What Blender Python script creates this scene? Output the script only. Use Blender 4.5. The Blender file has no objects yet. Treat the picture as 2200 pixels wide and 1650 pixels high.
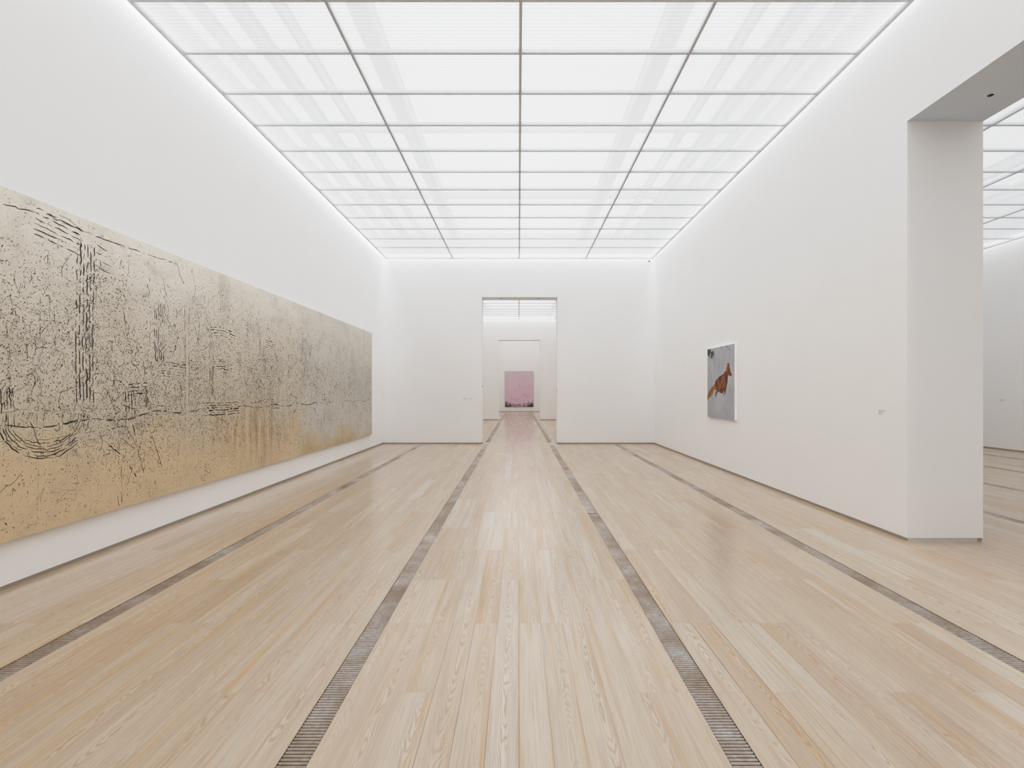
import bpy, math, random
from mathutils import Vector, noise
random.seed(7)
C = bpy.context.scene.collection
S = bpy.context.scene

# ------------------------------------------------------------------ dimensions
F, CX, CY, EYE = 1150.0, 1114.0, 841.0, 1.40        # focal length in px, vanishing point, eye height
XL, XR = -3.63, 3.63                                # main gallery walls
YB, YF, YF2 = -4.0, 14.33, 14.77                    # wall behind, far wall (near / far face)
Y2, Y22, Y3 = 26.3, 26.74, 37.1                     # second doorway wall, end wall
XP, XRR = 4.34, 11.62                               # far face of the right wall, side room's outer wall
OY0, OY1 = 1.9, 5.0                                 # opening in the right wall
DX0, DX1, DZ = -0.98, 1.04, 3.925                   # doorways
ZC, ZW = 4.925, 5.45                                # ceiling grid, wall tops
ROW, ROW0 = 0.756, 4.832                            # ceiling module

# ------------------------------------------------------------------ helpers
class MB:
    def __init__(self): self.v, self.f, self.m = [], [], []
    def box(self, x0, y0, z0, x1, y1, z1, m=0):
        n = len(self.v)
        self.v += [(x0,y0,z0),(x1,y0,z0),(x1,y1,z0),(x0,y1,z0),(x0,y0,z1),(x1,y0,z1),(x1,y1,z1),(x0,y1,z1)]
        self.f += [tuple(n+i for i in q) for q in ((3,2,1,0),(4,5,6,7),(0,1,5,4),(1,2,6,5),(2,3,7,6),(3,0,4,7))]
        self.m += [m]*6
    def quad(self, a, b, c, d, m=0):
        n = len(self.v); self.v += [a,b,c,d]; self.f.append((n,n+1,n+2,n+3)); self.m.append(m)
    def cyl(self, c, r, h, axis='z', n=20, m=0, r2=None):
        """closed cylinder from c along +axis"""
        r2 = r if r2 is None else r2
        k = len(self.v)
        for rr, hh in ((r,0),(r2,h)):
            for i in range(n):
                a = 2*math.pi*i/n; p, q = rr*math.cos(a), rr*math.sin(a)
                self.v.append({'z':(c[0]+p,c[1]+q,c[2]+hh),'x':(c[0]+hh,c[1]+p,c[2]+q),'y':(c[0]+p,c[1]+hh,c[2]+q)}[axis])
        for i in range(n):
            j = (i+1) % n
            self.f.append((k+i,k+j,k+n+j,k+n+i)); self.m.append(m)
        self.f.append(tuple(k+i for i in reversed(range(n)))); self.m.append(m)
        self.f.append(tuple(k+n+i for i in range(n))); self.m.append(m)
    def build(self, name, mats, parent=None, bevel=0):
        me = bpy.data.meshes.new(name)
        me.from_pydata(self.v, [], self.f); me.update()
        for q in (mats if isinstance(mats, (list, tuple)) else [mats]): me.materials.append(q)
        me.polygons.foreach_set('material_index', self.m)
        o = bpy.data.objects.new(name, me); C.objects.link(o)
        if parent is not None:
            o.parent = parent
            o.matrix_parent_inverse.identity()
            o.location = -Vector(parent.location)
        if bevel:
            b = o.modifiers.new('edge', 'BEVEL'); b.width = bevel; b.segments = 2; b.limit_method = 'ANGLE'
        return o

def thing(name, label, cat, loc=(0,0,0), group=None):
    o = bpy.data.objects.new(name, None); C.objects.link(o)
    o.empty_display_size = .1; o.location = loc
    tag(o, label, cat, group); return o
def tag(o, label, cat, group=None):
    o['label'] = label; o['category'] = cat
    if group: o['group'] = group
    return o
def struct(o):
    o['kind'] = 'structure'; return o

# ------------------------------------------------------------------ node helpers
def lin(c):
    return tuple(((x/255)/12.92 if x/255 <= .04045 else ((x/255+.055)/1.055)**2.4) for x in c) + (1.0,)
class N:
    def __init__(self, name):
        self.mat = bpy.data.materials.new(name); self.mat.use_nodes = True
        self.t = self.mat.node_tree; self.t.nodes.clear()
        self.out = self.t.nodes.new('ShaderNodeOutputMaterial')
    def n(self, typ, ins=None, **props):
        nd = self.t.nodes.new(typ)
        for k, v in props.items(): setattr(nd, k, v)
        for k, v in (ins or {}).items(): self.set(nd.inputs[k], v)
        return nd
    def set(self, sock, v):
        if isinstance(v, bpy.types.NodeSocket): self.t.links.new(v, sock)
        else: sock.default_value = v
    def math(self, op, a, b=0.0, c=None, clamp=False):
        nd = self.n('ShaderNodeMath', operation=op, use_clamp=clamp)
        self.set(nd.inputs[0], a); self.set(nd.inputs[1], b)
        if c is not None: self.set(nd.inputs[2], c)
        return nd.outputs[0]
    def mix(self, f, a, b, blend='MIX'):
        nd = self.n('ShaderNodeMix', data_type='RGBA', blend_type=blend)
        self.set(nd.inputs[0], f); self.set(nd.inputs[6], a); self.set(nd.inputs[7], b)
        return nd.outputs[2]
    def ramp(self, fac, stops, interp='LINEAR'):
        nd = self.n('ShaderNodeValToRGB'); cr = nd.color_ramp; cr.interpolation = interp
        while len(cr.elements) < len(stops): cr.elements.new(.5)
        for e, (p, c) in zip(cr.elements, stops):
            e.position = p; e.color = c if len(c) == 4 else tuple(c)+(1,)
        self.set(nd.inputs[0], fac); return nd.outputs[0]
    def noise(self, vec, scale=1.0, detail=2.0, rough=.5, dist=0.0, col=False):
        nd = self.n('ShaderNodeTexNoise', {'Scale':scale,'Detail':detail,'Roughness':rough,'Distortion':dist})
        if vec is not None: self.set(nd.inputs['Vector'], vec)
        return nd.outputs['Color' if col else 'Fac']
    def vec(self, x, y, z):
        nd = self.n('ShaderNodeCombineXYZ'); 
        for i, q in enumerate((x,y,z)): self.set(nd.inputs[i], q)
        return nd.outputs[0]
    def sep(self, v):
        nd = self.n('ShaderNodeSeparateXYZ'); self.set(nd.inputs[0], v); return nd.outputs
    def coord(self): return self.n('ShaderNodeTexCoord').outputs['Object']
    def bsdf(self, **kw):
        nd = self.n('ShaderNodeBsdfPrincipled')
        for k, v in kw.items(): self.set(nd.inputs[k.replace('_',' ')], v)
        return nd
    def done(self, sh): self.t.links.new(sh if isinstance(sh, bpy.types.NodeSocket) else sh.outputs[0], self.out.inputs[0]); return self.mat

def simple(name, rgb, rough=.6, metal=0.0, var=.06, scale=8.0):
    k = N(name); c = lin(rgb)
    v = k.noise(k.coord(), scale, 3)
    f = k.math('MULTIPLY_ADD', v, 2*var, 1-var)
    nd = k.n('ShaderNodeVectorMath', operation='SCALE'); nd.inputs[0].default_value = c[:3]; k.set(nd.inputs['Scale'], f)
    return k.done(k.bsdf(Base_Color=nd.outputs[0], Roughness=rough, Metallic=metal))

# ------------------------------------------------------------------ materials
def mk_wall(name, a):
    k = N(name); p = k.coord()
    v = k.noise(p, 1.3, 3)
    col = k.ramp(v, [(.3, (a*.985,a*.987,a*.985,1)), (.7, (a,a,a,1))])
    b = k.n('ShaderNodeBump', {'Strength':.03,'Distance':.002,'Height':k.noise(p, 260, 2)})
    return k.done(k.bsdf(Base_Color=col, Roughness=.85, Normal=b.outputs[0], **{'Specular_IOR_Level':.2}))
M_WALL = mk_wall('white_plaster', .90)
M_PLINTH = simple('taupe_plinth', (160,148,130), .6)
M_PLINTHL = simple('pale_plinth', (206,204,200), .6)
M_FRAME = simple('pale_grey_aluminium', (210,215,221), .45, .0, .03)
M_FRAMEL = simple('white_aluminium', (232,231,226), .45, .0, .03)
M_BEAM = simple('white_steel', (225,225,226), .6, .0, .03)
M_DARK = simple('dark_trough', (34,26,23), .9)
M_BLACK = simple('black_plastic', (16,16,16), .5)
M_GREYTXT = simple('grey_print', (172,172,172), .8)
M_WHITEPL = simple('white_plastic', (240,240,238), .4)
M_CANVAS = simple('white_canvas_edge', (252,252,252), .8)
M_SUB = simple('subfloor_brown', (140,116,90), .9)  # plain brown for the subfloor and the layer seen through board joints

def mk_panel(name, trans, refl):
    k = N(name); s = k.sep(k.coord())
    # woven metal mesh: cross ribs every 5 cm, fine warp wires every 12 mm
    fy = k.math('FRACT', k.math('DIVIDE', s[1], .0504))
    rib = k.math('LESS_THAN', fy, .17)
    fx = k.math('FRACT', k.math('DIVIDE', s[0], .0122))
    wire = k.math('LESS_THAN', fx, .34)
    dens = k.math('ADD', k.math('MULTIPLY', rib, .55), k.math('MULTIPLY', wire, .22), clamp=True)
    tr = k.math('MULTIPLY', k.math('SUBTRACT', 1.0, dens), trans)
    trc = k.n('ShaderNodeBsdfTransparent', {'Color':(1,1,1,1)})
    dif = k.n('ShaderNodeBsdfDiffuse', {'Color':(.80,.80,.80,1)})
    tl_c = k.math('SUBTRACT', refl, k.math('MULTIPLY', dens, refl*.70))
    tl = k.n('ShaderNodeBsdfTranslucent'); 
    k.set(tl.inputs[0], k.vec(tl_c, tl_c, k.math('MULTIPLY', tl_c, 1.01)))
    body = k.n('ShaderNodeMixShader'); body.inputs[0].default_value = .72
    k.t.links.new(dif.outputs[0], body.inputs[1]); k.t.links.new(tl.outputs[0], body.inputs[2])
    mx = k.n('ShaderNodeMixShader'); k.set(mx.inputs[0], tr)
    k.t.links.new(body.outputs[0], mx.inputs[1]); k.t.links.new(trc.outputs[0], mx.inputs[2])
    return k.done(mx)
M_PANEL = mk_panel('white_mesh', .31, .85)

def mk_emit(name, strength, rgb=(1,1,1)):
    k = N(name); v = k.noise(k.coord(), .35, 2)
    st = k.math('MULTIPLY_ADD', v, .25*strength, .875*strength)
    return k.done(k.n('ShaderNodeEmission', {'Color':tuple(rgb)+(1,), 'Strength':st}))
M_SKY = mk_emit('daylight_glazing', 2.55, (.94,.97,1.0))
M_SKYR = mk_emit('daylight_glazing_side', 1.75, (.94,.97,1.0))

def mk_floor():
    k = N('limed_oak_planks')
    at = k.n('ShaderNodeAttribute', attribute_name='plank'); a = k.sep(at.outputs['Vector'])
    tone, seed, typ = a[0], a[1], a[2]
    uv = k.sep(k.n('ShaderNodeUVMap', uv_map='UVMap').outputs[0]); u, v = uv[0], uv[1]
    sd = k.math('MULTIPLY', seed, 91.0)
    # slow warp, cathedral arches, straight grain, pores
    warp = k.noise(k.vec(k.math('MULTIPLY', u, 7.0), k.math('MULTIPLY', v, 1.5), sd), 1.0, 3, .55)
    uc = k.math('ADD', u, k.math('MULTIPLY', k.math('SUBTRACT', typ, .5), .085))
    par = k.math('MULTIPLY', k.math('MULTIPLY', uc, uc), 2500.0)
    f = k.math('ADD', k.math('MULTIPLY_ADD', v, 8.0, par), k.math('MULTIPLY', warp, 12.0))
    arch = k.math('MULTIPLY_ADD', k.math('SINE', k.math('MULTIPLY', f, 6.2832)), .5, .5)
    arch = k.math('POWER', arch, 2.2)
    mask = k.noise(k.vec(k.math('MULTIPLY', u, 9.0), k.math('MULTIPLY', v, .9), k.math('ADD', sd, 13.0)), 1.0, 2)
    mask = k.math('MULTIPLY_ADD', mask, 4.0, -1.15, clamp=True)
    typm = k.math('MULTIPLY_ADD', k.math('FRACT', k.math('MULTIPLY', seed, 7.31)), 3.0, -.25, clamp=True)
    arch = k.math('MULTIPLY', k.math('MULTIPLY', arch, mask), typm)
    stg = k.noise(k.vec(k.math('MULTIPLY', u, 95.0), k.math('MULTIPLY', v, 2.6), sd), 1.0, 4, .6)
    pore = k.noise(k.vec(k.math('MULTIPLY', u, 420.0), k.math('MULTIPLY', v, 14.0), sd), 1.0, 2)
    streak = k.noise(k.vec(k.math('MULTIPLY', u, 22.0), k.math('MULTIPLY', v, .55), k.math('ADD', sd, 5.0)), 1.0, 3)
    base = k.ramp(tone, [(0.0, lin((203,181,157))), (.25, lin((211,190,165))), (.5, lin((217,199,176))), (.78, lin((221,207,188))), (1.0, lin((224,214,199)))])
    warm = k.math('MULTIPLY_ADD', streak, 4.2, -2.15, clamp=True)
    c = k.mix(k.math('MULTIPLY', warm, .78), base, lin((212,174,120)))
    grey = k.math('MULTIPLY_ADD', streak, -4.2, 1.75, clamp=True)
    c = k.mix(k.math('MULTIPLY', grey, .55), c, lin((206,194,180)))
    c = k.mix(k.math('MULTIPLY', arch, .54), c, lin((188,147,100)))
    c = k.mix(k.math('MULTIPLY_ADD', stg, 1.6, -.62, clamp=True), c, k.mix(.55, c, lin((160,128,98))))
    c = k.mix(k.math('MULTIPLY_ADD', pore, 2.4, -1.35, clamp=True), c, k.mix(.38, c, lin((238,232,222))))
    c = k.mix(1.0, c, (.80,.795,.80,1), 'MULTIPLY')
    ro = .185
    return k.done(k.bsdf(Base_Color=c, Roughness=ro, **{'Specular_IOR_Level':.5}))
M_FLOOR = mk_floor()

def mk_slat():
    k = N('weathered_metal_slats'); p = k.coord(); s = k.sep(p)
    big = k.noise(k.vec(k.math('MULTIPLY', s[0], 3.0), k.math('MULTIPLY', s[1], 2.2), 0.0), 1.0, 4, .65)
    fine = k.noise(k.vec(k.math('MULTIPLY', s[0], 40.0), k.math('MULTIPLY', s[1], 50.0), 0.0), 1.0, 3)
    c = k.ramp(big, [(.3, lin((146,122,100))), (.48, lin((172,156,140))), (.62, lin((192,184,178))), (.75, lin((212,209,212)))])
    c = k.mix(k.math('MULTIPLY_ADD', fine, 1.4, -.5, clamp=True), c, lin((128,104,84)))
    return k.done(k.bsdf(Base_Color=c, Roughness=.38, Metallic=.20))
M_SLAT = mk_slat()

def mk_vcol(name, rough=.6, spec=.25):
    k = N(name)
    at = k.n('ShaderNodeAttribute', attribute_name='paint')
    v = k.noise(k.coord(), 90, 2)
    c = k.mix(k.math('MULTIPLY_ADD', v, .5, -.15, clamp=True), at.outputs['Color'], k.mix(.12, at.outputs['Color'], (0,0,0,1)))
    return k.done(k.bsdf(Base_Color=c, Roughness=rough, **{'Specular_IOR_Level':spec}))

# ------------------------------------------------------------------ walls
def wall(name, boxes, m=M_WALL):
    mb = MB()
    for b in boxes: mb.box(*b)
    return struct(mb.build(name, m))
PB = .030                                            # height of the shadow gap
RC = .005                                            # its depth
wall('wall_left',  [(XL-.3, YB, PB, XL, YF, ZW)])
wall('wall_back',  [(XL, YB-.3, PB, XRR, YB, ZW)])
wall('wall_far',   [(XL-.3, YF, PB, DX0, YF2, ZW), (DX1, YF, PB, XR, YF2, ZW), (DX0, YF, DZ, DX1, YF2, ZW)])
wall('wall_right', [(XR, OY1, PB, XP, YF2, ZW), (XR, YB, PB, XP, OY0, ZW), (XR, OY0, DZ, XP, OY1, ZW)])
mb = MB(); mb.box(XR, OY0, DZ-.0015, XP, OY1, DZ); struct(mb.build('trim_soffit_shade', simple('grey_soffit_shade', (217,228,241), .8, 0, .01)))  # added thin facing; its cool grey colour stands in for shade under the opening
wall('wall_side_room_right', [(XRR, YB, PB, XRR+.3, YF2, ZW)])
wall('wall_side_room_far',   [(XP, YF, PB, XRR, YF2, ZW)])
wall('wall_middle_room_left',  [(XL-.3, YF2, PB, XL, Y2, ZW)])
wall('wall_middle_room_right', [(XR, YF2, PB, XR+.3, Y2, ZW)])
wall('wall_middle_room_far',   [(XL-.3, Y2, PB, DX0+.013, Y22, ZW), (DX1+.02, Y2, PB, XR+.3, Y22, ZW), (DX0+.013, Y2, DZ, DX1+.02, Y22, ZW)])
wall('wall_end_room_left',  [(XL-.3, Y22, PB, XL, Y3, ZW)])
wall('wall_end_room_right', [(XR, Y22, PB, XR+.3, Y3, ZW)])
wall('wall_end', [(XL-.3, Y3, PB, XR+.3, Y3+.3, ZW)])

def base(name, boxes, m=M_PLINTH):
    mb = MB()
    for x0,y0,x1,y1 in boxes: mb.box(x0,y0,0,x1,y1,PB)
    return struct(mb.build(name, m))
base('baseboard_left',  [(XL-.3, YB, XL-RC, YF)])
base('baseboard_back',  [(XL, YB-.3, XRR, YB-RC)])
base('baseboard_far',   [(XL-.3, YF+RC, DX0-RC, YF2-RC), (DX1+RC, YF+RC, XR, YF2-RC)])
base('baseboard_right', [(XR+RC, OY1+RC+.004, XP-RC, YF2), (XR+RC, YB, XP-RC, OY0-RC)])
base('baseboard_pillar', [(XR+RC+.004, OY1+.006, XP-.05, OY1+RC)], M_PLINTHL)
base('baseboard_side_room_right', [(XRR+RC, YB, XRR+.3, YF2)])
base('baseboard_side_room_far', [(XP, YF+RC, XRR, YF2)])
base('baseboard_middle_room', [(XL-.3, Y2+RC, DX0, Y22-RC), (DX1+RC, Y2+RC, XR+.3, Y22-RC), (XL-.3, YF2, XL-RC, Y2), (XR+RC, YF2, XR+.3, Y2)])
base('baseboard_end_room', [(XL-.3, Y3+RC, XR+.3, Y3+.3), (XL-.3, Y22, XL-RC, Y3), (XR+RC, Y22, XR+.3, Y3)])

# ------------------------------------------------------------------ floor: planks of one mesh, slots left open for the grilles
GW = .0575
lanes_main = [-2.56, -.85, .855, 2.565]
lanes_side = [5.38, 7.08, 8.72, 10.36]
grille_spans = {}
for c in lanes_main: grille_spans[c] = [(0.0, 13.95)]
grille_spans[.855] = [(0.0, 6.165), (6.235, 13.95)]
grille_spans[-.85] += [(14.72, 36.7)]
grille_spans[.855] += [(14.72, 31.5), (31.75, 36.7)]
for c in lanes_side: grille_spans[c] = [(0.0, 13.95)]
LAT, LAT0 = .7455, 2.49
fv, ff, fcol, fuv = [], [], [], []
def plank(x0, x1, y0, y1, gap=.0005):
    n = len(fv)
    g = gap*random.choice((.4,.6,1,1,1.8)); 
    fv.extend([(x0+g,y0+g*.6,0),(x1-g,y0+g*.6,0),(x1-g,y1-g*.6,0),(x0+g,y1-g*.6,0)])
    ff.append((n,n+1,n+2,n+3))
    xm = (x0+x1)/2
    # middle lane boards paler and greyer: the ceiling's whitish reflection put into their tone
    pale = math.exp(-(xm/1.0)**2)*.20
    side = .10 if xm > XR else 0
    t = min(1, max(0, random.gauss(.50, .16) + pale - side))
    col = (t, random.random(), random.random(), 1)
    w = (x1-x0)/2; o = random.uniform(0, 40)
    flip = random.choice((-1,1))
    for q in ((-w,y0),(w,y0),(w,y1),(-w,y1)):
        fuv.append((q[0], flip*q[1]+o)); fcol.append(col)
def field(x0, x1, y0, y1, w=.13):
    n = max(1, round((x1-x0)/w)); s = (x1-x0)/n
    for i in range(n):
        a = x0+i*s
        k = math.floor((y0-LAT0)/LAT) + random.randint(0,1)
        y = y0
        while y < y1-1e-6:
            k += random.choice((2,2,2,2,3,1))
            e = min(y1, LAT0+k*LAT)
            if e-y < .02: continue
            if y1-e < .05: e = y1
            plank(a, a+s, y, e); y = e
edges = [XL-.02] + [q for c in lanes_main+lanes_side for q in (c-GW, c+GW)] + [XRR+.02]
for i in range(0, len(edges), 2):
    x0, x1 = edges[i], edges[i+1]
    if x0 < XR and x1 > XR:
        field(x0, XR+.02, YB, Y3+.02); field(XR+.02, x1, YB, YF+.02)
    elif x0 > XR: field(x0, x1, YB, YF+.02)
    else: field(x0, x1, YB, Y3+.02)
for c, spans in grille_spans.items():
    y = YB; end = (Y3 if c < XR else YF)+.02
    for a, b in spans+[(end, end)]:
        if a-y > .01: field(c-GW, c+GW, y, a)
        y = b
me = bpy.data.meshes.new('floor'); me.from_pydata(fv, [], ff)
me.uv_layers.new(name='UVMap'); me.attributes.new('plank', 'FLOAT_COLOR', 'CORNER')
me.uv_layers['UVMap'].data.foreach_set('uv', [q for p in fuv for q in p])
me.attributes['plank'].data.foreach_set('color', [q for p in fcol for q in p])
me.materials.append(M_FLOOR)
floor = bpy.data.objects.new('floor', me); C.objects.link(floor); struct(floor)
mb = MB(); mb.box(XL-.3, YB-.3, -.12, XRR+.3, Y3+.3, -.07)
sub = mb.build('subfloor', M_SUB, floor)
# boards carried on battens: dark thin layer just under the planks so joints read as hairlines
mb = MB()
for i in range(0, len(edges), 2):
    x0, x1 = edges[i], edges[i+1]
    mb.quad((x0,YB,-.004),(x1,YB,-.004),(x1,(Y3 if x0<XR else YF)+.02,-.004),(x0,(Y3 if x0<XR else YF)+.02,-.004))
mb.build('underlay', M_SUB, floor)

def grille(c, y0, y1, label, group, pitch=.0203):
    t = thing('floor_grille', label, 'floor grille', (c, (y0+y1)/2, -.03), group)
    tr = MB()
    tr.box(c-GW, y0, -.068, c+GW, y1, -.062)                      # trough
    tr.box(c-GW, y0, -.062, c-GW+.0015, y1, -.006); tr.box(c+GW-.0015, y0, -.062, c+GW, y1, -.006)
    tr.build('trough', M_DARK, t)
    sl = MB(); y = y0+.004
    while y < y1-pitch*.6:
        # bar with a rounded top: flat crown and two chamfers
        w = pitch*.62; h0, h1, ch = -.022, -.0012, .0034
        x0, x1 = c-GW+.0022, c+GW-.0022
        n = len(sl.v)
        for x in (x0, x1):
            sl.v += [(x,y,h0),(x,y+w,h0),(x,y+w,h1-ch),(x,y+w-ch,h1),(x,y+ch,h1),(x,y,h1-ch)]
        for a in range(6):
            b = (a+1) % 6
            sl.f.append((n+a,n+b,n+6+b,n+6+a)); sl.m.append(0)
        sl.f.append(tuple(n+i for i in (5,4,3,2,1,0))); sl.f.append(tuple(n+6+i for i in range(6))); sl.m += [0,0]
        y += pitch
    sl.build('slats', M_SLAT, t)
    return t
G1, G2 = 'floor grilles of the main gallery', 'floor grilles of the rooms beyond'
for (a, b), lab in (((0.0,13.95), 'slatted floor grille strip left of the middle lane, aimed at the doorway'),):
    grille(-.85, a, b, lab, G1)
grille(-2.56, 0.0, 13.95, 'slatted floor grille strip nearest the scratched gold wall panel', G1)
grille(.855, 0.0, 6.165, 'near length of slatted floor grille right of the middle lane, before the wooden crosspiece', G1)
grille(.855, 6.235, 13.95, 'far length of slatted floor grille right of the middle lane, beyond the wooden crosspiece', G1)
grille(2.565, 0.0, 13.95, 'slatted floor grille strip on the right, nearest the fox painting wall', G1)
grille(-.85, 14.72, 36.7, 'left floor grille strip beyond the far doorway, running to the pink painting', G2)
grille(.855, 14.72, 31.5, 'right floor grille strip just beyond the far doorway', G2)
grille(.855, 31.75, 36.7, 'short last length of right floor grille below the pink painting', G2)
for c, w in zip(lanes_side, ('nearest the white pillar', 'second from the white pillar', 'third from the white pillar', 'nearest the grey outer wall')):
    grille(c, 0.0, 13.95, 'floor grille strip in the side room at right, '+w, G2)

# ------------------------------------------------------------------ ceilings: mesh panels in an aluminium grid, daylight plenum above
def rows(y0, y1):
    k = math.ceil((y0+.25-ROW0)/ROW); r = []
    while ROW0+k*ROW < y1-.75: r.append(ROW0+k*ROW); k += 1
    return r
def ceiling(name, xs, y0, y1, seen_from):
    b = .028
    mb = MB()
    x0, x1 = xs[0], xs[-1]
    mb.box(x0-.022, y0, ZC-.004, x0+.012, y1, ZC+.05); mb.box(x1-.012, y0, ZC-.004, x1+.022, y1, ZC+.05)
    mb.box(x0+.012, y0, ZC-.004, x1-.012, y0+.024, ZC+.05); mb.box(x0+.012, y1-.024, ZC-.004, x1-.012, y1, ZC+.05)
    root = struct(mb.build(name, M_FRAME))
    ys = rows(y0, y1)
    for x in xs[1:-1]:
        m = MB()
        m.box(x-.015, y0+.024, ZC-.004, x-.0045, y1-.024, ZC+.05); m.box(x+.0045, y0+.024, ZC-.004, x+.015, y1-.024, ZC+.05)
        m.box(x-.0045, y0+.024, ZC+.002, x+.0045, y1-.024, ZC+.05, 1)
        m.build('mullion', [M_FRAME, M_FRAMEL], root)
    for y in ys:
        m = MB()
        for a, c in zip(xs[:-1], xs[1:]):
            m.box(a+(.012 if a==xs[0] else .015), y-.014, ZC-.002, c-(.012 if c==xs[-1] else .015), y+.014, ZC+.045)
        m.build('cross_bar', M_FRAME, root)
    ye = [y0+.01]+ys+[y1-.01]
    first = next((i for i, y in enumerate(ye) if y >= seen_from), 0)
    cells = [(ye[0], ye[first])] if first else []
    cells += list(zip(ye[first:-1], ye[first+1:]))
    for a, c in zip(xs[:-1], xs[1:]):
        for p, q in cells:
            m = MB(); z = ZC+.012
            m.quad((a+.016,q-.014,z),(c-.016,q-.014,z),(c-.016,p+.014,z),(a+.016,p+.014,z))
            m.build('mesh_panel', M_PANEL, root)
    return root
XS_M = [-3.505+1.7625*i for i in range(5)]
XS_S = [4.53+1.75*i for i in range(5)]
ceiling('ceiling', XS_M, YB+.1, YF-.11, 4.5)
ceiling('ceiling_side_room', XS_S, YB+.1, YF-.11, 5.5)
ceiling('ceiling_middle_room', XS_M, YF2+.11, Y2-.09, 20.3)
ceiling('ceiling_end_room', XS_M, Y22+.11, Y3-.11, 99)
# plenum: daylight roof glazing and white steel beams
ZR = 7.1
mb = MB(); mb.quad((XL-2.2,YB-1,ZR),(XL-2.2,YF2,ZR),(4.0,YF2,ZR),(4.0,YB-1,ZR))
struct(mb.build('ceiling_roof_glazing', M_SKY))
mb = MB(); mb.quad((XL-2.2,YF2,ZR),(XL-2.2,Y3+1,ZR),(4.0,Y3+1,ZR),(4.0,YF2,ZR))
struct(mb.build('ceiling_roof_glazing_beyond', mk_emit('daylight_glazing_beyond', 2.25, (.98,.965,.97))))
mb = MB(); mb.quad((4.0,YB-1,ZR),(4.0,YF2,ZR),(XRR+2,YF2,ZR),(XRR+2,YB-1,ZR))
struct(mb.build('ceiling_roof_glazing_side', M_SKYR))
zb = 5.75
def beam(x, w, y0, y1, z=zb, h=.22):
    m = MB()
    m.box(x-w/2, y0, z, x+w/2, y1, z+.02); m.box(x-w*.12, y0, z+.02, x+w*.12, y1, z+h-.02); m.box(x-w/2, y0, z+h-.02, x+w/2, y1, z+h)
    struct(m.build('trim_roof_beam', M_BEAM))
for x, w in ((-3.25,.12),(-3.72,.07),(-1.88,.12),(-1.72,.04),(1.92,.12),(1.76,.04),(3.29,.12),(3.76,.07),(-2.75,.05),(2.8,.05)):
    beam(x, w, YB, Y3)
for x, w in ((5.0,.2),(6.2,.1),(9.6,.15),(11.1,.2)): beam(x, w, YB, YF)
for y in (6.2, 9.45, 12.7, 16, 19.2, 22.5, 2.9):
    m = MB(); m.box(XL-.2, y-.07, zb+.24, XR+.2, y+.07, zb+.36); struct(m.build('trim_roof_beam', M_BEAM))

# ------------------------------------------------------------------ scratched gold and silver wall panels
PX, PZ0, PZ1 = -3.57, .352, 2.822
def mk_gold():
    k = N('scratched_plated_metal'); p = k.coord(); s = k.sep(p)
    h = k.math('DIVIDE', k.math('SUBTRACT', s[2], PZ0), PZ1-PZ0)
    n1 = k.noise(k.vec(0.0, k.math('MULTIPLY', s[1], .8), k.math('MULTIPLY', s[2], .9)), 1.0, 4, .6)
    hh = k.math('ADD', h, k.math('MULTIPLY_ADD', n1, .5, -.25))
    warm = k.ramp(hh, [(0.0, lin((219,197,160))), (.18, lin((218,196,161))), (.34, lin((208,196,172))), (.7, lin((217,209,194))), (1.0, lin((230,226,216)))])  # this ramp and the next paint the floor's tan reflection into the lower plates
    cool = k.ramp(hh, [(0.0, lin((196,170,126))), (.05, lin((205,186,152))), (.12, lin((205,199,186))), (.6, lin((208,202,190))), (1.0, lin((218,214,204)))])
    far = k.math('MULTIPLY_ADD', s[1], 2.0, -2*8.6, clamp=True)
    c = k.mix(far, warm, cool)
    # brown tarnish around the second seam and streaks running down
    st = k.noise(k.vec(0.0, k.math('MULTIPLY', s[1], 9.0), k.math('MULTIPLY', s[2], 1.3)), 1.0, 5, .65)
    dz = k.math('ABSOLUTE', k.math('SUBTRACT', s[2], .85)); dy = k.math('ABSOLUTE', k.math('SUBTRACT', s[1], 7.4))
    zone = k.math('SUBTRACT', 1.0, k.math('ADD', k.math('MULTIPLY', dz, 1.3), k.math('MULTIPLY', dy, .55)), clamp=True)
    c = k.mix(k.math('MULTIPLY', k.math('MULTIPLY_ADD', st, 3.0, -1.1, clamp=True), k.math('MULTIPLY', zone, .9)), c, lin((150,108,58)))
    grime = k.noise(k.vec(0.0, k.math('MULTIPLY', s[1], 2.2), k.math('MULTIPLY', s[2], 2.4)), 1.0, 5, .65)
    c = k.mix(k.math('MULTIPLY_ADD', grime, 1.6, -.80, clamp=True), c, lin((168,153,132)))
    pit = k.noise(k.vec(0.0, k.math('MULTIPLY', s[1], 60.0), k.math('MULTIPLY', s[2], 60.0)), 1.0, 3)
    c = k.mix(k.math('MULTIPLY_ADD', pit, 2.4, -1.4, clamp=True), c, lin((128,114,94)))
    bp = k.n('ShaderNodeBump', {'Strength':.25,'Distance':.004,'Height':pit})
    return k.done(k.bsdf(Base_Color=c, Roughness=.40, Metallic=.22, Normal=bp.outputs[0]))
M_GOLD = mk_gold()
M_SC = [simple('gouge_black', (30,26,22), .7, 0, .2), simple('gouge_brown', (92,74,54), .7, 0, .2),
        simple('scratch_bluegrey', (150,156,164), .5, 0, .1), simple('scratch_cream', (232,226,212), .5, 0, .05)]
art = thing('wall_artwork', 'very long scratched gold and silver metal artwork covering the left wall', 'artwork', (XL, 7.0, PZ0))
rnd = random.Random(31)
def clampz(z): return min(PZ1-.02, max(PZ0+.02, z))
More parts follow.
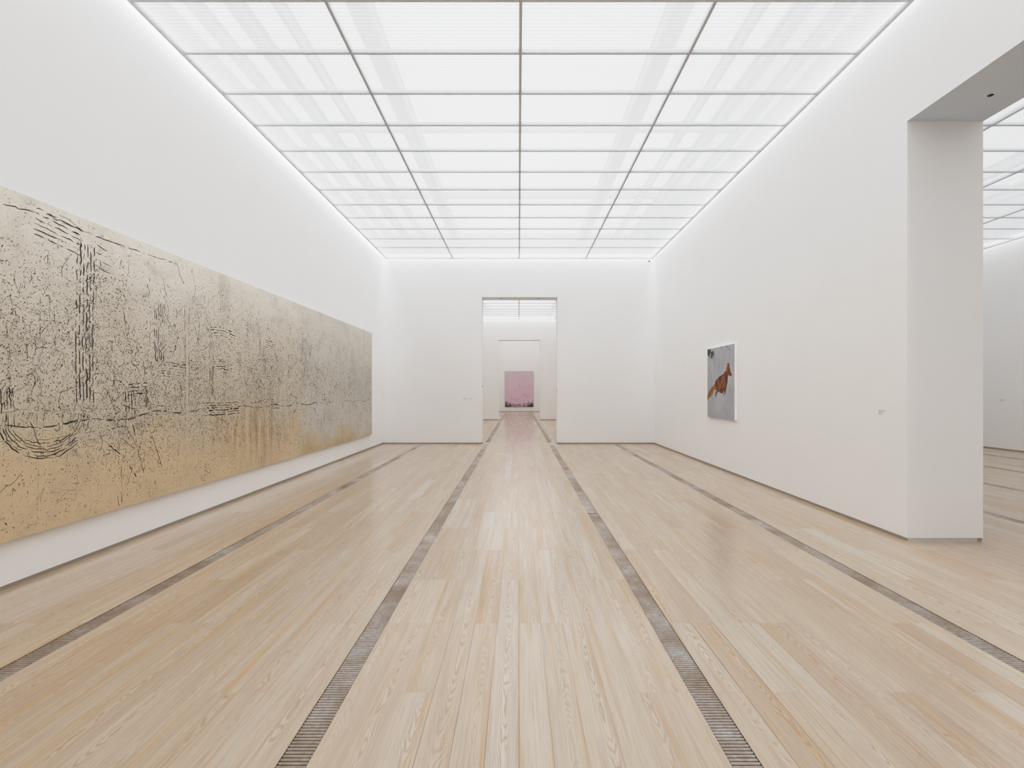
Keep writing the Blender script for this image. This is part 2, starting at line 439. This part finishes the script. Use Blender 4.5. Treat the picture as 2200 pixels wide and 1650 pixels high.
class Marks:
    def __init__(self, a, b): self.mb = MB(); self.a, self.b = a, b; self.layer = 0
    def line(self, pts, w, m):
        """tapering ribbon through (y, z) points, a hair in front of the metal"""
        self.layer = (self.layer+1) % 12; x = PX+.0006+.0001*self.layer
        L = []
        for i, p in enumerate(pts):
            q = pts[min(i+1, len(pts)-1)]; r = pts[max(i-1, 0)]
            d = Vector((q[0]-r[0], q[1]-r[1])); d = d.normalized() if d.length > 1e-9 else Vector((1,0))
            ww = w*(.35 if i in (0, len(pts)-1) else 1)*rnd.uniform(.7,1.2)/2
            a = (p[0]-d.y*ww, p[1]+d.x*ww); b = (p[0]+d.y*ww, p[1]-d.x*ww)
            L.append([(x, min(self.b-.004, max(self.a+.004, s)), clampz(t)) for s, t in (a, b)])
        for e, g in zip(L[:-1], L[1:]): self.mb.quad(e[0], e[1], g[1], g[0], m)
    def gouge(self, pts, w, m=0, step=.028, wob=.007, gaps=.12):
        """long hand-dug groove: wobbly, broken into dashes"""
        dense = []
        for p, q in zip(pts[:-1], pts[1:]):
            n = max(1, int(math.hypot(q[0]-p[0], q[1]-p[1])/step))
            dense += [(p[0]+(q[0]-p[0])*i/n+rnd.gauss(0,wob*.5), p[1]+(q[1]-p[1])*i/n+rnd.gauss(0,wob*.5)) for i in range(n)]
        dense.append(pts[-1]); seg = []
        for p in dense:
            seg.append(p)
            if len(seg) > 1 and rnd.random() < gaps+.18: self.line(seg, w*rnd.uniform(.55,1.25), m); seg = []
        if len(seg) > 1: self.line(seg, w, m)
def dens(y, z):
    """how worked over the metal is: most in a belt around hand height, least near the rim and at the far end"""
    h = (z-PZ0)/(PZ1-PZ0)
    d = math.exp(-((h-.45)/.25)**2)*1.0 + .30
    if h > .86: d *= .35
    if h < .15: d *= .75
    d *= .55+.9*noise.noise(Vector((y*.9, z*1.1, 3.3)))+.45
    if y > 9: d *= .8
    return max(.05, d)
def place(mk):
    while True:
        y, z = rnd.uniform(mk.a+.02, mk.b-.02), rnd.uniform(PZ0+.03, PZ1-.03)
        if rnd.random()*1.7 < dens(y, z): return y, z
seams = [.92, 3.34, 5.76, 8.18, 10.60, 13.04]
plates = []
for i in range(5):
    a, b = seams[i], seams[i+1]
    m = MB(); m.box(XL+.012, a+.0006, PZ0, PX, b-.0006, PZ1)
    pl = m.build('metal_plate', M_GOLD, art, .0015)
    mk = Marks(a, b)
    nsp = (11000 if i < 3 else 6500) if i else 800
    for _ in range(nsp):                              # dents and specks
        y, z = place(mk); l = rnd.uniform(.004,.014)*rnd.choice((1,1,1,1,2.2)); an = rnd.gauss(1.3,1.1)
        mk.line([(y,z),(y+l*math.cos(an)*.5+rnd.gauss(0,.003),z+l*math.sin(an)*.5),(y+l*math.cos(an),z+l*math.sin(an))],
                rnd.uniform(.0028,.0068), rnd.choices((0,1,2,3),(42,29,12,17))[0])
    for _ in range(560 if i else 60):                 # scribbles, little zigzags and loops
        y, z = place(mk); kind = rnd.random(); m_ = rnd.choices((0,1,2,3),(46,34,12,8))[0]; sz = rnd.uniform(.02,.075); w = rnd.uniform(.0018,.0042)
        if kind < .45:
            pts = [(y,z)]
            for q in range(rnd.randint(2,6)): pts.append((pts[-1][0]+rnd.uniform(-.2,.55)*sz, pts[-1][1]+rnd.choice((-1,1))*rnd.uniform(.2,1)*sz))
            mk.line(pts, w, m_)
        elif kind < .55:
            r1, r2, a0, a1 = sz*.5, sz*rnd.uniform(.4,.9), rnd.uniform(0,6), rnd.uniform(2.5,6.2)
            mk.line([(y+r1*math.cos(a0+a1*q/9), z+r2*math.sin(a0+a1*q/9)) for q in range(10)], w, m_)
        elif kind < .90:                              # hatching
            an = rnd.uniform(-.5,2.0); n = rnd.randint(3,8)
            for q in range(n):
                o = q*sz*.22; mk.line([(y+o, z+rnd.gauss(0,.01)), (y+o+sz*.7*math.cos(an), z+sz*.7*math.sin(an))], w*.8, m_)
        else:                                         # stray crack
            an = rnd.uniform(0,6.28); pts = [(y,z)]
            for q in range(6): an += rnd.gauss(0,.25); pts.append((pts[-1][0]+.04*math.cos(an), pts[-1][1]+.04*math.sin(an)))
            mk.line(pts, w, m_)
    for _ in range(12 if i else 4):                   # hairline verticals
        y, z = place(mk); mk.gouge([(y,z),(y+rnd.gauss(0,.03), z-rnd.uniform(.2,.8))], .0032, rnd.choice((0,1,1,2)), wob=.004, gaps=.3)
    for _ in range(18 if i else 2):                   # packed little knots of marks
        y, z = place(mk)
        for q in range(26):
            yy, zz = y+rnd.gauss(0,.05), z+rnd.gauss(0,.05); an = rnd.uniform(0,3.14); l = rnd.uniform(.008,.026)
            if mk.a+.01 < yy < mk.b-.01: mk.line([(yy,zz),(yy+l*.5*math.cos(an)+.003,zz+l*.5*math.sin(an)),(yy+l*math.cos(an),zz+l*math.sin(an))], rnd.uniform(.003,.008), rnd.choice((0,0,0,1)))
    plates.append((pl, mk))
def bundle(pts, n, spread, w=.011, gaps=.14):
    """several parallel grooves, split over the plates they cross"""
    for q in range(n):
        o = (q/(n-1)-.5)*spread if n > 1 else 0
        d = Vector((pts[-1][0]-pts[0][0], pts[-1][1]-pts[0][1])).normalized()
        out = []
        for j, p in enumerate(pts):
            r, s = pts[max(0,j-1)], pts[min(len(pts)-1,j+1)]
            dd = Vector((s[0]-r[0], s[1]-r[1])).normalized()
            out.append((p[0]-dd.y*o, p[1]+dd.x*o))
        for pl, mk in plates:
            if min(p[0] for p in out) < mk.b and max(p[0] for p in out) > mk.a:
                inside = [p for p in out if mk.a-.3 <= p[0] <= mk.b+.3]
                run = []
                for p in out:
                    if mk.a < p[0] < mk.b: run.append(p)
                    elif len(run) > 1: mk.gouge(run, w*rnd.uniform(.5,.95), 0 if rnd.random()<.8 else 1, gaps=gaps); run = []
                    else: run = []
                if len(run) > 1: mk.gouge(run, w*rnd.uniform(.5,.95), 0 if rnd.random()<.8 else 1, gaps=gaps)
# freely composed deep strokes
bundle([(4.42,2.62),(4.41,2.2),(4.40,1.8),(4.41,1.3)], 6, .17, .014)
bundle([(3.95,2.66),(4.15,2.64),(4.38,2.61)], 6, .20, .012)
bundle([(4.52,2.55),(4.70,2.52)], 4, .18, .008)
bundle([(4.40,1.22)]+[(4.06+.34*math.cos(a), 1.22+.27*math.sin(a)) for a in [-.2-.2*q for q in range(14)]]+[(3.72,1.42)], 6, .11, .012, .07)
bundle([(5.33,2.28),(5.32,1.9),(5.34,1.70)], 6, .14, .012)
bundle([(5.34,1.64),(5.6,1.63),(5.75,1.62)], 5, .12, .010)
bundle([(6.20,2.10),(6.45,2.12),(6.75,2.08)], 4, .10, .012)
bundle([(6.22,2.05),(6.22,1.7),(6.23,1.35)], 4, .08, .010)
bundle([(6.26,1.72),(6.5,1.73),(6.68,1.70)], 5, .11, .012)
bundle([(6.1,1.20),(6.5,1.19),(6.85,1.20)], 6, .14, .014)
bundle([(5.76,2.3),(5.77,1.6),(5.76,1.2)], 3, .07, .006)
bundle([(7.5,2.05),(7.5,1.75),(7.52,1.6)], 3, .08, .008); bundle([(7.55,2.08),(7.8,2.06)], 4, .10, .010)
bundle([(7.58,1.62),(7.8,1.60)], 3, .08, .010); bundle([(7.7,1.22),(8.0,1.21)], 5, .12, .012)
bundle([(4.9,1.42),(5.15,1.43)], 4, .10, .014); bundle([(4.92,1.4),(4.93,1.22)], 4, .12, .014); bundle([(5.12,1.44),(5.13,1.24)], 4, .05, .012)
bundle([(9.35,1.30),(9.32,1.12),(9.42,1.0)], 2, .05, .012); bundle([(9.7,1.3),(9.95,1.3)], 2, .1, .012); bundle([(9.95,1.3),(9.97,1.1)], 2, .06, .012)
bundle([(9.75,1.0),(9.78,.72)], 2, .14, .010); bundle([(10.1,.92),(10.15,.62)], 2, .1, .008)
bundle([(4.95,1.1),(5.02,.85),(5.10,.62)], 1, 0, .012); bundle([(5.15,1.1),(5.27,.85),(5.36,.64)], 1, 0, .012)
bundle([(4.6,.98),(4.85,.8),(5.0,.6)], 1, 0, .010)
bundle([(3.4+.12*q, 1.15+.02*math.sin(q*.9)+.04*min(1,max(0,(q-10)/6))) for q in range(80)], 1, 0, .013, .05)
bundle([(3.4+.12*q, 1.26+.015*math.sin(q*1.7+1)) for q in range(36)], 1, 0, .006, .12)
bundle([(3.4+.12*q, 1.06+.02*math.sin(q*.5+2)) for q in range(20)], 1, 0, .006, .12)
bundle([(3.45,2.74),(3.7,2.70),(3.95,2.72)], 1, 0, .009); bundle([(4.1,2.73),(4.6,2.71),(5.2,2.72),(5.6,2.73)], 1, 0, .009, .05)
for mtx in range(14):
    y, z = rnd.uniform(3.5,5.6), rnd.uniform(.75,2.4); bundle([(y,z),(y+rnd.gauss(0,.05),z-rnd.uniform(.15,.40))], 1, 0, .005, .3)
for pl, mk in plates:
    o = mk.mb.build('scratch_marks', M_SC, pl); o.location = (0,0,0); o['kind'] = 'stuff'; o['label'] = 'dark and pale scratches dug into the metal'

# ------------------------------------------------------------------ painted canvases (colour attribute computed point by point)
def canvas(name, label, cat, loc, face, nu, nv, colour, back, parts_mat, thick):
    """face(s,t) -> point on the front; colour(s,t) -> linear rgb"""
    t = thing(name, label, cat, loc)
    v = [face(i/(nu-1), j/(nv-1)) for j in range(nv) for i in range(nu)]
    f = [(j*nu+i, j*nu+i+1, (j+1)*nu+i+1, (j+1)*nu+i) for j in range(nv-1) for i in range(nu-1)]
    me = bpy.data.meshes.new('painted_face'); me.from_pydata(v, [], f)
    a = me.attributes.new('paint', 'FLOAT_COLOR', 'POINT')
    for j in range(nv):
        for i in range(nu): a.data[j*nu+i].color = colour(i/(nu-1), j/(nv-1))
    me.materials.append(mk_vcol(name+'_paint'))
    o = bpy.data.objects.new('painted_face', me); C.objects.link(o); o.parent = t; o.location = -Vector(loc)
    m = MB(); m.box(*back); m.build('stretcher_edge', parts_mat, t, .002)
    return t
def nz(x, y, z=0.0): return noise.noise(Vector((x,y,z)))
def mixc(a, b, f):
    f = min(1, max(0, f)); return tuple(p+(q-p)*f for p, q in zip(a, b))
# animal in snow on the right wall
FXX, FY0, FY1, FZ0, FZ1 = 3.588, 8.89, 10.16, .916, 2.196
def fox_pt(cx, cy):
    u = 1480+cx/8.25-CX; y = FXX*F/u; z = EYE-(720+cy/8.25-CY)*y/F
    return ((FY1-y)/(FY1-FY0), (z-FZ0)/(FZ1-FZ0))
BODY = [fox_pt(*p) for p in ((718,462),(706,500),(690,492),(676,560),(660,610),(640,655),(600,698),(545,735),(500,775),(475,815),(465,868),(440,888),(400,935),
        (362,985),(340,1035),(330,1085),(329,1168),(352,1130),(395,1085),(425,1030),(444,965),(462,975),(486,965),(492,1038),(512,1030),(520,1000),(575,1035),(600,1022),(622,985),(634,1040),(656,1044),(655,985),
        (668,930),(682,860),(692,790),(698,730),(706,700),(728,732),(748,728),(752,712),(768,696),(760,676),(745,662),(735,615),(724,545))]
LEGS = [[fox_pt(*p) for p in ((478,1000),(470,1090),(486,1094),(494,1000))], [fox_pt(*p) for p in ((606,1010),(612,1070),(620,1072),(620,1010))]]
BIB = [fox_pt(*p) for p in ((700,690),(728,732),(745,740),(720,760),(706,800),(690,880),(670,935),(680,860),(692,790))]
def inside(poly, x, y):
    c = False; n = len(poly)
    for i in range(n):
        x1, y1 = poly[i]; x2, y2 = poly[i-1]
        if (y1 > y) != (y2 > y) and x < (x2-x1)*(y-y1)/(y2-y1)+x1: c = not c
    return c
def seg(x, y, p, q):
    dx, dy = q[0]-p[0], q[1]-p[1]; t = max(0, min(1, ((x-p[0])*dx+(y-p[1])*dy)/(dx*dx+dy*dy)))
    return math.hypot(x-p[0]-t*dx, y-p[1]-t*dy)
TWIGS = [(fox_pt(*p), fox_pt(*q), w) for p, q, w in (((455,240),(455,820),.008),((350,560),(415,820),.010),((340,640),(395,545),.006),((520,520),(522,720),.005),
         ((590,190),(585,262),.012),((545,215),(590,200),.008),((660,185),(740,275),.008),((345,330),(372,420),.014),((480,620),(470,780),.004))]
LEAF = [fox_pt(*p) for p in ((352,262),(375,300),(405,350),(360,330),(340,300),(425,345))]
def fox_col(s, t):
    bg = mixc(lin((190,191,196)), lin((166,168,172)), .45+.7*nz(s*3, t*3)+.25*nz(s*14, t*9))
    bg = mixc(bg, lin((150,152,156)), (.30-t)*1.1)
    for p, q, w in TWIGS:
        d = seg(s, t, p, q)
        if d < w: bg = mixc(bg, lin((104,98,94)), .75*(1-d/w)+.1)
    for p in LEAF:
        d = math.hypot(s-p[0], t-p[1])+.03*nz(s*30, t*30)
        if d < .045: bg = mixc(bg, lin((52,58,38)), .9)
    j = (.012*nz(s*40, t*40, 2), .014*nz(s*40, t*40, 7))
    x, y = s+j[0], t+j[1]
    for L in LEGS:
        if inside(L, x, y): bg = mixc(bg, lin((52,40,36)), .95)
    if inside(BIB, x, y): bg = lin((205,202,200))
    if inside(BODY, x, y):
        h = nz(s*22-t*18, t*8, 5)
        c = mixc(lin((120,58,28)), lin((166,92,40)), .45+1.1*h+.5*nz(s*60-t*50, t*22, 3))
        c = mixc(c, lin((74,36,20)), .35+1.3*nz(s*9, t*9, 1))
        if nz(s*55, t*38, 9) > .42 and .28 < s < .60 and t < .56: c = mixc(c, lin((206,168,124)), .6)
        if s < .30: c = mixc(c, lin((176,120,48)), .45)
        if t > .70 and s > .80 and nz(s*30, t*30) < .1: c = mixc(c, lin((176,98,40)), .5)
        if t < .345 and s > .40: c = mixc(c, lin((40,28,24)), .75)
        return tuple(c[:3])+(1,)
    return tuple(bg[:3])+(1,)
canvas('hanging_painting', 'square painting of a rust brown fox in grey snow on the right wall', 'painting', (XR, (FY0+FY1)/2, FZ0),
       lambda s, t: (FXX-.0015, FY1-(FY1-FY0)*s, FZ0+(FZ1-FZ0)*t), 270, 270, fox_col, (FXX, FY0, FZ0, XR, FY1, FZ1), M_CANVAS, .04)
# pink abstract on the end wall
PX0, PX1, PPZ0, PPZ1, PY = -.926, 1.026, .332, 2.80, Y3-.05
def pink_col(s, t):
    n = .5*nz(s*9, t*6, 1)+.9*nz(s*30, t*20, 4)+.9*nz(s*64, t*34, 8)
    c = mixc(lin((226,190,204)), lin((214,210,216)), .42+.9*n)
    c = mixc(c, lin((222,158,184)), (.8*nz(s*7+3, t*8, 6)+.7*n)*1.3*(1.15-t))
    c = mixc(c, lin((206,202,210)), (t-.72)*1.6)
    e = .02+.12*(abs(s-.5)*2)**2+.05*nz(s*14, 2, 5)
    g = (e-t)*9+.55+1.5*nz(s*44+t*9, t*26, 2)
    if t < e+.06: c = mixc(c, lin((66,50,58)), g)
    return tuple(c[:3])+(1,)
canvas('hanging_painting', 'pink and grey abstract painting with dark lower edge on the end wall', 'painting', (.05, Y3, PPZ0),
       lambda s, t: (PX0+(PX1-PX0)*s, PY-.0015, PPZ0+(PPZ1-PPZ0)*t), 130, 150, pink_col, (PX0, PY, PPZ0, PX1, Y3, PPZ1), simple('grey_canvas_edge', (150,132,140), .8), .05)

# ------------------------------------------------------------------ wall captions (too small to read in the photograph: bare lines of grey print)
def caption(label, o, du, dn, lines):
    """o: top left corner on the wall; du: reading direction; dn: wall normal"""
    m = MB(); o, du, dn = Vector(o), Vector(du), Vector(dn)
    rr = random.Random(len(label)); z = 0
    for length, h, pitch in lines:
        x = 0
        while x < length:
            w = min(length-x, rr.uniform(.010,.030)); p = o+du*x+dn*.0012; q = p+du*w
            m.quad((p.x,p.y,o.z-z-h),(q.x,q.y,o.z-z-h),(q.x,q.y,o.z-z),(p.x,p.y,o.z-z)); x += w+.006
        z += pitch
    return tag(m.build('wall_caption', M_GREYTXT), label, 'caption', 'printed wall captions')
caption('four line grey printed caption on right wall between fox painting and opening', (XR, 5.395, 1.212), (0,-1,0), (-1,0,0), [(.11,.006,.0125),(.07,.006,.0125),(.055,.006,.0125),(.065,.006,.0125)])
caption('small grey printed caption on far wall left of the doorway', (-1.48, YF, 1.21), (1,0,0), (0,-1,0), [(.26,.007,.014),(.07,.006,.012)])
caption('small grey printed caption on the side room wall past the pillar', (XRR, 12.93, 1.20), (0,-1,0), (-1,0,0), [(.14,.009,.022),(.10,.009,.02)])

# ------------------------------------------------------------------ small fittings
def spot(x, y, label, r=.022, DZ=DZ):
    t = thing('soffit_spot', label, 'recessed spot', (x, y, DZ), 'recessed spots in doorway soffits')
    m = MB(); m.cyl((x,y,DZ-.004), r*1.15, .0038, n=24); m.build('rim', M_BLACK, t)
    m = MB(); m.cyl((x,y,DZ-.0052), r*.8, .0012, n=24); m.build('lens', M_BLACK, t)
ys = (DZ-EYE)*F/(CY-204); spot((2128-CX)*ys/F, ys, 'small black recessed spot in the soffit of the right hand opening', .019, DZ-.0015)
spot((1076.3-CX)*.01265, 14.55, 'left of two tiny spots in the soffit of the far doorway')
spot((1157-CX)*.01265, 14.55, 'right of two tiny spots in the soffit of the far doorway')
t = thing('mounted_sensor', 'tiny grey sensor under the ceiling in the far right corner', 'sensor', (3.50, YF, 4.89))
m = MB(); m.box(3.475, YF-.03, 4.875, 3.525, YF, 4.905); m.build('housing', simple('grey_plastic', (190,190,190), .5), t, .004)
m = MB(); m.cyl((3.49, YF-.042, 4.887), .014, .012, 'y', 16); m.build('lens', M_BLACK, t)
def plate(x0, x1, y, z, label, matl, h=.05):
    t = thing('wall_switch', label, 'switch', (x0, y, z), 'jamb fittings')
    m = MB(); m.box(min(x0,x1), y-.035, z-h/2, max(x0,x1), y+.035, z+h/2); m.build('plate', matl, t, .002)
    s = 1 if x1 > x0 else -1; m = MB(); m.box(min(x1,x1+s*.003), y-.015, z-h*.3, max(x1,x1+s*.003), y+.015, z+h*.3); m.build('button', matl, t)
plate(DX0, DX0+.010, 14.5, 1.55, 'tiny grey switch on the left jamb of the far doorway', simple('grey_switch', (150,150,150), .5))
plate(DX1, DX1-.010, 14.5, 1.43, 'tiny pale switch on the right jamb of the far doorway', simple('pale_switch', (205,200,190), .5))
def sconce(x, label):
    t = thing('door_sensor', label, 'sensor', (x, Y2, 2.45), 'sensors beside the second doorway')
    m = MB(); m.box(x-.022, Y2-.05, 2.35, x+.022, Y2, 2.52); m.build('housing', M_WHITEPL, t, .006)
    m = MB(); m.box(x-.012, Y2-.054, 2.38, x+.012, Y2-.05, 2.42); m.build('window', M_WHITEPL, t)
sconce(DX0-.02, 'small white box left of the second doorway'); sconce(DX1+.05, 'small white box right of the second doorway')

# ------------------------------------------------------------------ light, camera
def cove(x, y, l, along_y, watt):
    L = bpy.data.lights.new('cove_lamp', 'AREA'); L.shape = 'RECTANGLE'; L.size, L.size_y = (.05, l) if along_y else (l, .05)
    L.energy = watt*l; L.color = (.97,.98,1)
    o = bpy.data.objects.new('cove_lamp', L); C.objects.link(o); o.location = (x, y, ZC+.16)
CW = 2.6
cove(XL+.055, (YB+YF)/2, YF-YB-.2, True, CW); cove(XR-.03, (YB+YF)/2, YF-YB-.2, True, CW)
cove(0, YF-.055, 6.9, False, CW); cove(0, Y2-.05, 6.9, False, CW)
cove(XRR-.05, (YB+YF)/2, YF-YB-.2, True, CW*.7)
W = bpy.data.worlds.new('World'); S.world = W; W.use_nodes = True
W.node_tree.nodes['Background'].inputs[0].default_value = (1,1,1,1)
W.node_tree.nodes['Background'].inputs[1].default_value = .9
cam = bpy.data.cameras.new('camera'); co = bpy.data.objects.new('camera', cam); C.objects.link(co)
co.location = (0,0,EYE); co.rotation_euler = (math.pi/2,0,0)
cam.sensor_fit = 'HORIZONTAL'; cam.sensor_width = 36; cam.lens = F/2200*36
cam.shift_x = -(CX-1100)/2200; cam.shift_y = (CY-825)/2200
cam.clip_start = .05; cam.clip_end = 200
S.camera = co
# camera-like tone curve: straight up to wall white, soft shoulder for the luminous ceiling
vs = S.view_settings; vs.view_transform = 'Standard'; vs.use_curve_mapping = True
cm = vs.curve_mapping; cm.white_level = (4,4,4); cm.extend = 'HORIZONTAL'
cu = cm.curves[3]
CURVE = [(0,0),(.15,.15),(.35,.35),(.55,.55),(.70,.68),(.95,.78),(1.3,.84),(1.8,.885),(2.6,.94),(4,1)]
while len(cu.points) < len(CURVE): cu.points.new(.5,.5)
for p, (x, y) in zip(cu.points, CURVE): p.location = (x/4, y); p.handle_type = 'AUTO_CLAMPED'
cm.update()
S.view_settings.look = 'None'; S.view_settings.exposure = 0.0; S.view_settings.gamma = 1.0
cy = S.cycles
cy.max_bounces = 8; cy.diffuse_bounces = 6; cy.glossy_bounces = 3; cy.transmission_bounces = 4; cy.transparent_max_bounces = 16
cy.use_denoising = True; cy.use_adaptive_sampling = True; cy.adaptive_threshold = .08; cy.adaptive_min_samples = 16; cy.caustics_reflective = False; cy.caustics_refractive = False; cy.sample_clamp_indirect = 8
